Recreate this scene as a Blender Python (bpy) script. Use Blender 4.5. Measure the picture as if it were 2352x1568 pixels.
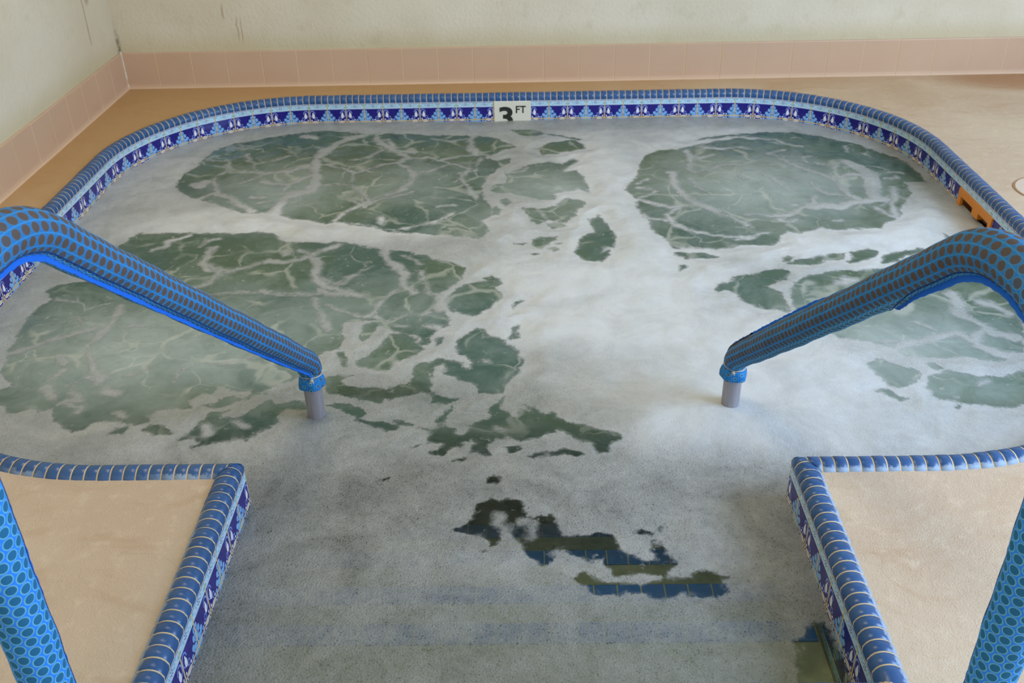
import bpy, bmesh, math, random
import numpy as np
from mathutils import Vector, Matrix
from mathutils.geometry import tessellate_polygon

for o in list(bpy.data.objects):
    bpy.data.objects.remove(o)
S = bpy.context.scene
COL = S.collection
random.seed(4)

# ---------------------------------------------------------------- camera
cam_d = bpy.data.cameras.new('camera')
cam = bpy.data.objects.new('camera', cam_d)
COL.objects.link(cam)
RT = Vector((0.99980156, 0.00517158, -0.01923795))
UP = Vector((0.01371841, 0.52150116, 0.85314029))
FW = Vector((-0.0144447, 0.8532349, -0.52132672))
CAM_POS = Vector((0, 0, 1.2572))
M = Matrix((RT, UP, -FW)).transposed().to_4x4()
M.translation = CAM_POS
cam.matrix_world = M
cam_d.sensor_width = 36
cam_d.lens = 2241.03 / 2352 * 36
cam_d.clip_start = 0.02
cam_d.dof.use_dof = True
cam_d.dof.focus_distance = 1.9
cam_d.dof.aperture_fstop = 9
S.camera = cam

# ---------------------------------------------------------------- light
cy = S.cycles
cy.max_bounces = 4; cy.diffuse_bounces = 3; cy.glossy_bounces = 2; cy.transmission_bounces = 3
cy.transparent_max_bounces = 6
cy.caustics_reflective = False; cy.caustics_refractive = False
cy.use_adaptive_sampling = True; cy.adaptive_threshold = 0.06; cy.adaptive_min_samples = 12
cy.use_denoising = True
S.view_settings.view_transform = 'Standard'
S.view_settings.look = 'None'
S.view_settings.gamma = 1
S.view_settings.use_curve_mapping = False
S.view_settings.exposure = -0.22
W = bpy.data.worlds.new('world')
S.world = W
W.use_nodes = True
W.node_tree.nodes['Background'].inputs[0].default_value = (0.98, 0.98, 0.97, 1)
W.node_tree.nodes['Background'].inputs[1].default_value = 0.80

def area(name, loc, target, sx, sy, col, power):
    l = bpy.data.lights.new(name, 'AREA')
    l.shape = 'RECTANGLE'; l.size = sx; l.size_y = sy
    l.color = col; l.energy = power
    o = bpy.data.objects.new(name, l)
    COL.objects.link(o)
    o.location = loc
    o.rotation_euler = (Vector(target) - Vector(loc)).to_track_quat('-Z', 'Y').to_euler()
    return o
area('window_daylight', (3.0, 1.0, 1.6), (0.5, 2.2, 0), 2.0, 1.3, (0.50, 0.70, 1.0), 150)
area('ceiling_lamp', (-0.6, 2.3, 2.6), (-0.5, 2.5, 0), 1.2, 0.6, (1.0, 0.82, 0.52), 26)

# ---------------------------------------------------------------- helpers
def link(name, me, mat=None, parent=None, kind=None, label=None, cat=None, group=None):
    o = bpy.data.objects.new(name, me)
    COL.objects.link(o)
    if mat is not None and me is not None:
        me.materials.append(mat)
    if parent is not None:
        o.parent = parent
        o.matrix_parent_inverse = Matrix.Translation(-parent.location)
    if kind: o['kind'] = kind
    if label: o['label'] = label
    if cat: o['category'] = cat
    if group: o['group'] = group
    return o

def empty(name, loc, **k):
    o = link(name, None, **k)
    o.location = loc
    return o

def mesh(name, verts, faces, uvs=None, smooth=False):
    me = bpy.data.meshes.new(name)
    me.from_pydata([tuple(v) for v in verts], [], faces)
    if uvs is not None:
        ul = me.uv_layers.new(name='UVMap')
        idx = np.empty(len(me.loops), dtype=np.int32)
        me.loops.foreach_get('vertex_index', idx)
        ul.data.foreach_set('uv', np.asarray(uvs, dtype=np.float32)[idx].ravel())
    if smooth:
        me.polygons.foreach_set('use_smooth', [True] * len(me.polygons))
    me.update()
    return me

def bm_mesh(name, bm, smooth=False):
    me = bpy.data.meshes.new(name)
    bm.normal_update()
    bm.to_mesh(me)
    bm.free()
    if smooth:
        me.polygons.foreach_set('use_smooth', [True] * len(me.polygons))
    return me

def box(bm, x0, x1, y0, y1, z0, z1, bev=0.0):
    r = bmesh.ops.create_cube(bm, size=1)
    vs = r['verts']
    bmesh.ops.scale(bm, vec=(x1 - x0, y1 - y0, z1 - z0), verts=vs)
    bmesh.ops.translate(bm, vec=((x0 + x1) / 2, (y0 + y1) / 2, (z0 + z1) / 2), verts=vs)
    if bev:
        es = list({e for v in vs for e in v.link_edges})
        bmesh.ops.bevel(bm, geom=es, offset=bev, segments=2, profile=0.6, affect='EDGES')

# --- tiny expression layer over shader math nodes
class X:
    nt = None
    def __init__(s, v): s.v = v
    @staticmethod
    def m(op, *a, clamp=False):
        n = X.nt.nodes.new('ShaderNodeMath'); n.operation = op; n.use_clamp = clamp
        for i, q in enumerate(a):
            if isinstance(q, X): q = q.v
            if isinstance(q, (int, float)): n.inputs[i].default_value = q
            else: X.nt.links.new(q, n.inputs[i])
        return X(n.outputs[0])
    def __add__(s, o): return X.m('ADD', s, o)
    __radd__ = __add__
    def __sub__(s, o): return X.m('SUBTRACT', s, o)
    def __rsub__(s, o): return X.m('SUBTRACT', o, s)
    def __mul__(s, o): return X.m('MULTIPLY', s, o)
    __rmul__ = __mul__
    def __truediv__(s, o): return X.m('DIVIDE', s, o)
    def fract(s): return X.m('FRACT', s)
    def floor(s): return X.m('FLOOR', s)
    def abs(s): return X.m('ABSOLUTE', s)
    def lt(s, o): return X.m('LESS_THAN', s, o)
    def gt(s, o): return X.m('GREATER_THAN', s, o)
    def max(s, o): return X.m('MAXIMUM', s, o)
    def min(s, o): return X.m('MINIMUM', s, o)
    def pow(s, o): return X.m('POWER', s, o)
    def clamp(s): return X.m('ADD', s, 0.0, clamp=True)
def sstep(x, a, b):
    n = X.nt.nodes.new('ShaderNodeMapRange'); n.interpolation_type = 'SMOOTHSTEP'
    for i, q in enumerate((x, a, b, 0.0, 1.0)):
        if isinstance(q, X): X.nt.links.new(q.v, n.inputs[i])
        else: n.inputs[i].default_value = q
    return X(n.outputs[0])
def ell(u, v, cu, cv, ru, rv):
    a = (u - cu) / ru; b = (v - cv) / rv
    return (a * a + b * b).lt(1.0)
def soft_ell(u, v, cu, cv, ru, rv):
    a = (u - cu) / ru; b = (v - cv) / rv
    return 1.0 - sstep(a * a + b * b, 0.0, 1.0)
def mixc(f, a, b):
    n = X.nt.nodes.new('ShaderNodeMix'); n.data_type = 'RGBA'
    for i, q in ((0, f), (6, a), (7, b)):
        if isinstance(q, X): X.nt.links.new(q.v, n.inputs[i])
        elif isinstance(q, bpy.types.NodeSocket): X.nt.links.new(q, n.inputs[i])
        elif isinstance(q, (int, float)): n.inputs[i].default_value = q
        else: n.inputs[i].default_value = (*q, 1)
    return n.outputs[2]
def noise(scale, detail=3, rough=0.5, vec=None, dist=0.0, color=False):
    n = X.nt.nodes.new('ShaderNodeTexNoise')
    n.inputs['Scale'].default_value = scale; n.inputs['Detail'].default_value = detail
    n.inputs['Roughness'].default_value = rough; n.inputs['Distortion'].default_value = dist
    if vec is not None: X.nt.links.new(vec, n.inputs['Vector'])
    return n.outputs[1] if color else X(n.outputs[0])
def voro(scale, feature='F1', vec=None, rnd=1.0):
    n = X.nt.nodes.new('ShaderNodeTexVoronoi'); n.feature = feature
    n.inputs['Scale'].default_value = scale; n.inputs['Randomness'].default_value = rnd
    if vec is not None: X.nt.links.new(vec, n.inputs['Vector'])
    return X(n.outputs['Distance'])
def coords():
    n = X.nt.nodes.new('ShaderNodeNewGeometry')
    s = X.nt.nodes.new('ShaderNodeSeparateXYZ')
    X.nt.links.new(n.outputs['Position'], s.inputs[0])
    return n.outputs['Position'], X(s.outputs[0]), X(s.outputs[1]), X(s.outputs[2])
def uvs():
    n = X.nt.nodes.new('ShaderNodeUVMap')
    s = X.nt.nodes.new('ShaderNodeSeparateXYZ')
    X.nt.links.new(n.outputs[0], s.inputs[0])
    return X(s.outputs[0]), X(s.outputs[1])
def attr(name):
    n = X.nt.nodes.new('ShaderNodeAttribute'); n.attribute_name = name
    return X(n.outputs['Fac'])
def vscale(vec, sx, sy, sz):
    n = X.nt.nodes.new('ShaderNodeVectorMath'); n.operation = 'MULTIPLY'
    X.nt.links.new(vec, n.inputs[0]); n.inputs[1].default_value = (sx, sy, sz)
    return n.outputs[0]
def vwarp(vec, scale, amt):
    c = noise(scale, 2, vec=vec, color=True)
    a = X.nt.nodes.new('ShaderNodeVectorMath'); a.operation = 'SUBTRACT'
    X.nt.links.new(c, a.inputs[0]); a.inputs[1].default_value = (0.5, 0.5, 0.5)
    b = X.nt.nodes.new('ShaderNodeVectorMath'); b.operation = 'MULTIPLY_ADD'
    X.nt.links.new(a.outputs[0], b.inputs[0]); b.inputs[1].default_value = (amt, amt, amt)
    X.nt.links.new(vec, b.inputs[2])
    return b.outputs[0]
def bump(h, dist, strength=1.0, prev=None):
    n = X.nt.nodes.new('ShaderNodeBump')
    n.inputs['Strength'].default_value = strength; n.inputs['Distance'].default_value = dist
    X.nt.links.new(h.v, n.inputs['Height'])
    if prev is not None: X.nt.links.new(prev, n.inputs['Normal'])
    return n.outputs[0]
def new_mat(name):
    m = bpy.data.materials.new(name); m.use_nodes = True
    X.nt = m.node_tree
    X.nt.nodes.clear()
    return m
def out(sh):
    o = X.nt.nodes.new('ShaderNodeOutputMaterial'); X.nt.links.new(sh, o.inputs[0])
def setin(n, k, q):
    if isinstance(q, X): q = q.v
    if isinstance(q, bpy.types.NodeSocket): X.nt.links.new(q, n.inputs[k])
    elif isinstance(q, tuple) and len(q) == 3 and 'Color' in k: n.inputs[k].default_value = (*q, 1)
    else: n.inputs[k].default_value = q
def principled(**k):
    n = X.nt.nodes.new('ShaderNodeBsdfPrincipled')
    for a, q in k.items():
        setin(n, {'color': 'Base Color', 'rough': 'Roughness', 'metal': 'Metallic', 'normal': 'Normal', 'spec': 'Specular IOR Level',
                  'coat': 'Coat Weight', 'coatr': 'Coat Roughness', 'alpha': 'Alpha', 'sheen': 'Sheen Weight'}[a], q)
    return n.outputs[0]
def srgb(r, g, b):
    f = lambda c: (c / 255 / 12.92) if c / 255 <= 0.04045 else ((c / 255 + 0.055) / 1.055) ** 2.4
    return (f(r), f(g), f(b))
def shader_mix(f, a, b):
    n = X.nt.nodes.new('ShaderNodeMixShader')
    if isinstance(f, X): X.nt.links.new(f.v, n.inputs[0])
    else: n.inputs[0].default_value = f
    X.nt.links.new(a, n.inputs[1]); X.nt.links.new(b, n.inputs[2])
    return n.outputs[0]
# ---------------------------------------------------------------- materials
def mat_wall(stains, corner=None):
    m = new_mat('painted_plaster')
    P, x, y, z = coords()
    n1 = noise(2.2, 4, vec=P); n2 = noise(70, 5, 0.65, vec=P); n3 = noise(14, 4, vec=P)
    c = mixc(sstep(n1, 0.3, 0.7), srgb(222, 214, 194), srgb(212, 202, 178))
    c = mixc(sstep(n3, 0.55, 0.8) * 0.35, c, srgb(190, 182, 148))
    c = mixc(sstep(z, 0.26, 0.15) * 0.45, c, srgb(186, 172, 120))
    for (axis, a, z0, z1, w) in stains:
        q = x if axis == 'x' else y
        wob = (noise(18, 2, vec=P) - 0.5) * 0.02
        f = (1.0 - sstep((q - a + wob).abs(), 0.0, w)) * sstep(z, z0 - 0.01, z0 + 0.02) * (1.0 - sstep(z, z1 - 0.02, z1 + 0.02))
        c = mixc(f * 0.55, c, srgb(140, 105, 50))
    if corner:
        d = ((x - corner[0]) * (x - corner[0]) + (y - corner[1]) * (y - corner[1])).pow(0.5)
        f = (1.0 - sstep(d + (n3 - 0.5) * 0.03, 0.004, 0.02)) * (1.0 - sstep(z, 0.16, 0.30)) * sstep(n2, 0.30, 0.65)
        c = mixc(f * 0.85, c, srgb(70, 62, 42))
    b = bump(n2, 0.004, 0.6); b = bump(n1, 0.05, 0.25, b)
    out(principled(color=c, rough=0.7, normal=b, spec=0.25))
    return m

def mat_pink_tile():
    m = new_mat('pink_glazed_tile')
    P, x, y, z = coords()
    n = noise(5, 3, vec=P)
    c = mixc(n, srgb(206, 176, 150), srgb(198, 166, 138))
    c = mixc(sstep(z, 0.03, 0.0) * 0.35, c, srgb(225, 195, 165))
    c = mixc((noise(3, 2, vec=P).gt(0.5)) * 0.0, c, srgb(200, 160, 120))
    out(principled(color=c, rough=0.42, normal=bump(noise(30, 2, vec=P), 0.001, 0.2), spec=0.4))
    return m

def mat_simple(name, col, rough=0.5, metal=0.0, nscale=60, nd=0.001, spec=0.5):
    m = new_mat(name)
    P, x, y, z = coords()
    n = noise(nscale, 3, vec=P)
    c = mixc(n * 0.5, col, tuple(k * 0.75 for k in col))
    out(principled(color=c, rough=rough, metal=metal, spec=spec, normal=bump(n, nd, 0.3)))
    return m

def mat_deck():
    m = new_mat('troweled_deck')
    P, x, y, z = coords()
    w = vwarp(P, 2.0, 0.6)
    big = noise(1.6, 3, vec=w)
    s = noise(1.0, 5, 0.6, vec=vscale(w, 3.0, 14.0, 5.0))
    fine = noise(260, 4, 0.7, vec=P)
    med = noise(30, 4, 0.6, vec=P)
    c = mixc(sstep(big, 0.35, 0.65), srgb(212, 193, 168), srgb(200, 178, 154))
    c = mixc(sstep(s, 0.5, 0.75) * 0.5, c, srgb(184, 150, 116))
    c = mixc(sstep(med, 0.5, 0.75) * 0.45, c, srgb(224, 208, 184))
    # back-left yellowing: ageing plus light put into the colour, rust in the far right
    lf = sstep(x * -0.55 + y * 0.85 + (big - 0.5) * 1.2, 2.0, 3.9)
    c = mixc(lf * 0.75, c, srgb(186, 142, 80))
    rs = soft_ell(x, y, 2.15, 4.15, 0.45, 0.22)
    c = mixc(rs * 0.7, c, srgb(160, 105, 50))
    crack = 1.0 - sstep(voro(1.3, 'DISTANCE_TO_EDGE', vec=vwarp(P, 5.0, 0.35)), 0.0, 0.006)
    crack = crack * sstep(noise(2.3, 2, vec=P), 0.52, 0.6)
    c = mixc(crack * 0.12, c, srgb(130, 105, 75))
    b = bump(fine, 0.0026, 0.8)
    b = bump(s, 0.008, 0.4, b)
    b = bump(med, 0.004, 0.6, b)
    spark = noise(700, 1, vec=P)
    r = 0.60 - sstep(spark, 0.60, 0.68) * 0.42
    out(principled(color=c, rough=r, normal=b, spec=0.45))
    return m

GROUT = srgb(206, 186, 148)
def mat_coping():
    m = new_mat('blue_bullnose_tile')
    P, x, y, z = coords()
    u, v = uvs()
    f = u.fract()
    g = f.lt(0.10).max(f.gt(0.985))
    rnd = X.nt.nodes.new('ShaderNodeTexWhiteNoise'); rnd.noise_dimensions = '1D'
    X.nt.links.new(u.floor().v, rnd.inputs['W'])
    c = mixc(X(rnd.outputs['Value']), srgb(38, 82, 134), srgb(50, 94, 148))
    c = mixc(noise(25, 3, vec=P) * 0.35, c, srgb(30, 68, 118))
    # worn, chalky strip along the deck side
    worn = sstep(v + (noise(90, 4, 0.7, vec=P) - 0.5) * 0.34, 0.70, 0.78) * sstep(noise(3, 2, vec=P) + x * 0.06, 0.38, 0.52)
    c = mixc(worn * 0.7, c, srgb(168, 188, 208))
    scratches = sstep(noise(60, 4, 0.7, vec=P), 0.62, 0.75) * sstep(x, 0.4, 0.7) * 0.25
    c = mixc(scratches, c, srgb(140, 165, 205))
    c = mixc(g, c, GROUT)
    r = 0.3 + worn * 0.3 + g * 0.5
    out(principled(color=c, rough=r, normal=bump(noise(120, 2, vec=P), 0.0006, 0.3), spec=0.5))
    return m

def mat_waterline():
    m = new_mat('painted_waterline_tile')
    P, x, y, z = coords()
    u, v = uvs()
    fu = u.fract(); par = (u * 0.5).fract().gt(0.4999)      # odd tiles
    a = par * fu + (1.0 - par) * (1.0 - fu)                 # flower at 0, pearl drop near 1
    row2 = v.gt(1.0)
    b = row2 * (2.0 - v) + (1.0 - row2) * v
    navy = mixc(noise(40, 2, vec=P), srgb(26, 18, 108), srgb(38, 34, 140))
    pale = mixc(noise(60, 3, vec=P), srgb(176, 212, 236), srgb(204, 226, 240))
    sky = mixc(noise(90, 2, vec=P), srgb(104, 164, 224), srgb(150, 196, 238))
    white = srgb(236, 238, 244)
    def uni(l):
        r = None
        for q in l:
            e = ell(a, b, *q); r = e if r is None else r.max(e)
        return r
    # field: scroll, drop, flower
    ring = ell(a, b, .83, .55, .155, .20) * (1.0 - ell(a, b, .825, .56, .115, .16)) * (1.0 - a.lt(.74) * b.gt(.55))
    ring2 = ell(a, b, .66, .80, .085, .09) * (1.0 - ell(a, b, .655, .80, .05, .055))
    flower = uni([(.075, .46, .065, .09), (.18, .62, .07, .09), (.05, .66, .10, .12), (.30, .78, .08, .08),
                  (.12, .88, .19, .11), (.42, .91, .06, .05)])
    veins = uni([(.05, .50, .012, .07), (.10, .66, .012, .07), (.17, .76, .05, .012), (.05, .86, .02, .05), (.24, .90, .05, .012)])
    drop = uni([(.79, .66, .075, .13), (.795, .52, .03, .06)])
    foot = uni([(.72, .985, .16, .055), (.55, .90, .04, .035), (.90, .90, .03, .05)])
    c = mixc(flower, navy, sky)
    c = mixc(veins * flower, c, navy)
    c = mixc(ring.max(ring2), c, srgb(128, 150, 222))
    c = mixc(drop.max(foot), c, white)
    # upper band with small painted dots
    band = b.lt(.315)
    dots = uni([(.465, .12, .020, .028), (.535, .12, .020, .028), (.465, .20, .020, .028), (.535, .20, .020, .028), (.40, .16, .022, .016), (.60, .16, .022, .016)])
    teal = uni([(.30, .13, .03, .03), (.33, .20, .03, .025), (.70, .13, .03, .03), (.67, .20, .03, .025), (.08, .12, .05, .04), (.93, .20, .05, .04), (.20, .22, .035, .02), (.80, .1, .035, .02)])
    cb = mixc(teal, pale, srgb(112, 190, 214))
    cb = mixc(dots, cb, srgb(40, 60, 140))
    c = mixc(band, c, cb)
    line = (b.gt(.030) * b.lt(.055)).max((b.gt(.308) * b.lt(.325)))
    c = mixc(line, c, srgb(52, 50, 140))
    c = mixc(b.lt(.030), c, white)
    g = fu.lt(.028).max(fu.gt(.972)).max((v - 1.0).abs().lt(.03))
    gc = mixc(noise(20, 3, vec=P), srgb(214, 196, 150), srgb(190, 160, 96))
    c = mixc(g, c, gc)
    h = 1.0 - g
    out(principled(color=c, rough=0.14 + g * 0.6, normal=bump(h, 0.0012, 0.5), spec=0.5))
    return m

def mat_plaster():
    m = new_mat('pool_plaster')
    P, x, y, z = coords()
    n = noise(25, 5, 0.7, vec=P); n2 = noise(160, 3, 0.6, vec=P)
    c = mixc(sstep(n, 0.3, 0.7), srgb(200, 186, 148), srgb(176, 162, 124))
    c = mixc(sstep(n2, 0.5, 0.75) * 0.5, c, srgb(196, 180, 140))
    out(principled(color=c, rough=0.8, normal=bump(n2, 0.002, 0.4)))
    return m

def mat_nosing():
    m = new_mat('blue_step_tile')
    P, x, y, z = coords()
    f = (x / 0.051 + 0.3).fract()
    g = f.lt(0.06)
    c = mixc(noise(60, 4, 0.7, vec=P), srgb(24, 100, 196), srgb(50, 128, 214))
    c = mixc(g, c, GROUT)
    out(principled(color=c, rough=0.3))
    return m

def mat_sleeve(v_arm, v_cord):
    m = new_mat('spotted_blue_sleeve')
    P, x, y, z = coords()
    u, v = uvs()
    cu = u * 12.0
    pc = (cu.floor() * 0.5).fract().gt(0.25)
    rv = v / 0.0180 + pc * 0.5
    du = (cu.fract() - 0.5) * 16.4; dv = (rv.fract() - 0.5) * 18.0
    du2 = (du / 6.7); dv2 = (dv / 6.9)
    d = (du2 * du2 + dv2 * dv2).pow(0.5)
    d = d + v.gt(v_cord) * 0.55
    wob = (noise(3000, 1, vec=P) - 0.5) * 0.12
    dot = 1.0 - sstep(d + wob, 0.92, 1.04)
    rim = sstep(d + wob, 0.88, 0.98) * (1.0 - sstep(d + wob, 1.12, 1.26))
    knit = (v * (1.0 / 0.0014)).fract() - 0.5
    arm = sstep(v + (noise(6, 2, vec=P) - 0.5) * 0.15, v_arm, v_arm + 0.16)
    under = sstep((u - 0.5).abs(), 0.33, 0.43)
    brown = arm * (1.0 - under * 0.8)  # browner dots on the arm: view-angle reflection put into the colour
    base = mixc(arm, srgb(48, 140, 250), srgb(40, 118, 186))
    stripe = 1.0 - sstep((cu.fract() - 0.5).abs() * -1.0 + 0.5, 0.03, 0.06)
    base = mixc(stripe * arm * 0.5, base, srgb(66, 170, 240))
    stripe2 = (sstep(((cu * 1.0).fract() - 0.04).abs(), 0.0, 0.015) * -1.0 + 1.0)
    base = mixc(stripe2 * arm * 0.6, base, srgb(20, 70, 130))
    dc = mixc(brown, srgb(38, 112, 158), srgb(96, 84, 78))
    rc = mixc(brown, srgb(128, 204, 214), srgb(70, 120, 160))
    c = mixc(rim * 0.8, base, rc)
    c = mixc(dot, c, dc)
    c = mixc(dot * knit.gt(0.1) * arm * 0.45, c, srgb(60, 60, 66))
    h = (knit * knit) * 0.5 - dot * 1.0
    out(principled(color=c, rough=0.75, normal=bump(h, 0.0008, 0.5), spec=0.2))
    return m

def mat_cloth(name, col, col2):
    m = new_mat(name)
    P, x, y, z = coords()
    u, v = uvs()
    n = noise(200, 3, vec=P)
    c = mixc(n, col, col2)
    out(principled(color=c, rough=0.8, normal=bump(noise(700, 2, vec=P), 0.0008, 0.6), spec=0.2))
    return m

def mat_steel():
    m = new_mat('brushed_steel')
    P, x, y, z = coords()
    n = noise(1.0, 3, vec=vscale(P, 300, 300, 12))
    c = mixc(n, srgb(176, 172, 178), srgb(140, 136, 142))
    out(principled(color=c, rough=0.42, metal=0.35))
    return m

def mat_water():
    m = new_mat('bubbling_water')
    P, x, y, z = coords()
    murk = attr('murk'); clear = attr('clear')
    w = vwarp(P, 6.0, 0.12)
    veil = noise(9, 5, 0.6, vec=w, dist=0.6)
    fine = noise(45, 3, 0.6, vec=w)
    k = (murk * 0.85 + (veil - 0.5) * 0.9 + (fine - 0.5) * 0.25 ).clamp()
    dark = mixc(sstep(noise(2.5, 3, vec=P), 0.35, 0.65), srgb(68, 94, 86), srgb(80, 100, 80))
    c = mixc(k, dark, srgb(162, 175, 173))
    # threads of bubbles just under the surface
    w2 = vwarp(w, 18.0, 0.04)
    th = voro(6.0, 'DISTANCE_TO_EDGE', vec=w2)
    wd = noise(11, 3, vec=P)
    fil = (1.0 - sstep(th, 0.0, sstep(wd, 0.35, 0.7) * 0.12 + 0.006)) * sstep(noise(5, 3, vec=w), 0.40, 0.58)
    fleck = sstep(noise(38, 4, 0.72, vec=w2, dist=0.4), 0.60, 0.70) * sstep(noise(7, 2, vec=P), 0.42, 0.60)
    wisp = (fil * 0.36).max(fleck * 0.45) * (1.0 - clear)
    c = mixc(wisp, c, srgb(206, 208, 200))
    tr = X.nt.nodes.new('ShaderNodeBsdfTransparent')
    tr.inputs[0].default_value = (0.80, 0.94, 0.90, 1)
    b = bump(noise(16, 3, vec=w), 0.012, 0.5); b = bump(noise(70, 3, vec=P), 0.002, 0.4, b)
    df = X.nt.nodes.new('ShaderNodeBsdfDiffuse'); X.nt.links.new(c, df.inputs[0])
    body = shader_mix(clear * 0.90, df.outputs[0], tr.outputs[0])
    gl = X.nt.nodes.new('ShaderNodeBsdfGlossy'); gl.inputs['Roughness'].default_value = 0.12
    X.nt.links.new(b, gl.inputs['Normal'])
    fr = X.nt.nodes.new('ShaderNodeFresnel'); fr.inputs['IOR'].default_value = 1.33
    X.nt.links.new(b, fr.inputs['Normal'])
    out(shader_mix(X(fr.outputs[0]), body, gl.outputs[0]))
    return m

def mat_foam():
    m = new_mat('white_foam')
    P, x, y, z = coords()
    f = attr('foam'); dens = attr('dens'); strk = attr('streak')
    w = vwarp(P, 14.0, 0.02)
    rag = (noise(24, 5, 0.66, vec=w) - 0.5) * 0.034 + (noise(120, 3, 0.6, vec=P) - 0.5) * 0.012
    soft = 0.0025 + dens * 0.006 + strk * 0.006
    e = sstep(f + rag, soft * -1.0, soft)
    fl = sstep(noise(26, 5, 0.7, vec=vwarp(P, 9.0, 0.12)), 0.60, 0.70) * sstep(f, -0.032, -0.012) * 0.5
    thin = (1.0 - dens)
    cells = voro(170, 'DISTANCE_TO_EDGE', vec=P)
    holes = (1.0 - sstep(voro(190, vec=P), 0.12, 0.42)) * sstep(noise(90, 3, vec=P), 0.36, 0.58)
    big = (1.0 - sstep(voro(75, vec=P), 0.06, 0.22)) * sstep(noise(45, 2, vec=P), 0.50, 0.58)
    cloud = noise(8, 4, 0.66, vec=w)
    swirl = noise(6, 4, 0.6, vec=w, dist=1.6)
    op = 0.64 + dens * 0.32 + (cloud - 0.5) * (0.75 * thin + 0.22) + (swirl - 0.5) * (0.55 * thin + 0.40)
    op = op + (noise(62, 3, 0.65, vec=P) - 0.5) * thin * 0.55
    op = op - holes * thin * 0.55 - big * thin * 0.55 - strk * 0.06
    rimw = (1.0 - sstep(cells, 0.02, 0.10)) * thin * 0.16
    alpha = ((op + rimw).clamp() * e).max(fl * (1.0 - e)).clamp()
    alpha = (alpha * sstep(f, -0.045, -0.03)).clamp()
    c = mixc(noise(3, 3, vec=P), srgb(214, 218, 220), srgb(202, 207, 210))
    c = mixc(thin * 0.75, c, srgb(166, 168, 163))
    b = bump(noise(14, 4, vec=w), 0.014, 0.30); b = bump(voro(230, vec=P) * (thin * 0.9 + 0.12), 0.0026, 0.7, b)
    pr = principled(color=c, rough=0.32, spec=0.35, normal=b)
    tl = X.nt.nodes.new('ShaderNodeBsdfTranslucent'); tl.inputs[0].default_value = (0.85, 0.88, 0.86, 1)
    pr = shader_mix(thin * 0.65, pr, tl.outputs[0])
    tr = X.nt.nodes.new('ShaderNodeBsdfTransparent')
    out(shader_mix(alpha, tr.outputs[0], pr))
    return m

STAINS_L = [('y', 3.985, 0.25, 0.60, 0.010), ('y', 4.03, 0.40, 0.60, 0.03)]
STAINS_B = [('x', -1.263, 0.285, 0.345, 0.006), ('x', -1.213, 0.20, 0.295, 0.004), ('x', -1.196, 0.19, 0.29, 0.004)]
M_WALL_L = mat_wall(STAINS_L, (-1.74, 4.24)); M_WALL_B = mat_wall(STAINS_B, (-1.74, 4.24))
M_PINK = mat_pink_tile()
M_GROUT = mat_simple('cream_grout', srgb(214, 190, 150), 0.8)
M_CAULK = mat_simple('white_caulk', srgb(214, 208, 190), 0.6)
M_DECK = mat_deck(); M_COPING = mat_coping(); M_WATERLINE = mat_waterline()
M_PLASTER = mat_plaster(); M_NOSING = mat_nosing(); M_STEEL = mat_steel()
M_WATER = mat_water(); M_FOAM = mat_foam()
M_ORANGE = mat_simple('orange_plastic', srgb(228, 140, 44), 0.45, nscale=30)
M_PEACH = mat_simple('peach_plastic', srgb(214, 150, 110), 0.5)
M_SIGN = mat_simple('ivory_ceramic', srgb(232, 230, 212), 0.3, nscale=10)
M_BLACK = mat_simple('black_paint', srgb(34, 38, 34), 0.5)
M_LID = mat_simple('off_white_plastic', srgb(214, 196, 180), 0.5, nscale=200)
M_LIDRING = mat_simple('stained_ring', srgb(170, 130, 90), 0.7)
M_FLAP = mat_cloth('bright_blue_binding', srgb(28, 104, 214), srgb(40, 120, 228))
M_CORD = mat_cloth('cream_cord', srgb(214, 204, 184), srgb(180, 168, 150))
M_DARK = mat_cloth('dark_zip_gap', srgb(52, 42, 38), srgb(80, 62, 50))
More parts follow.
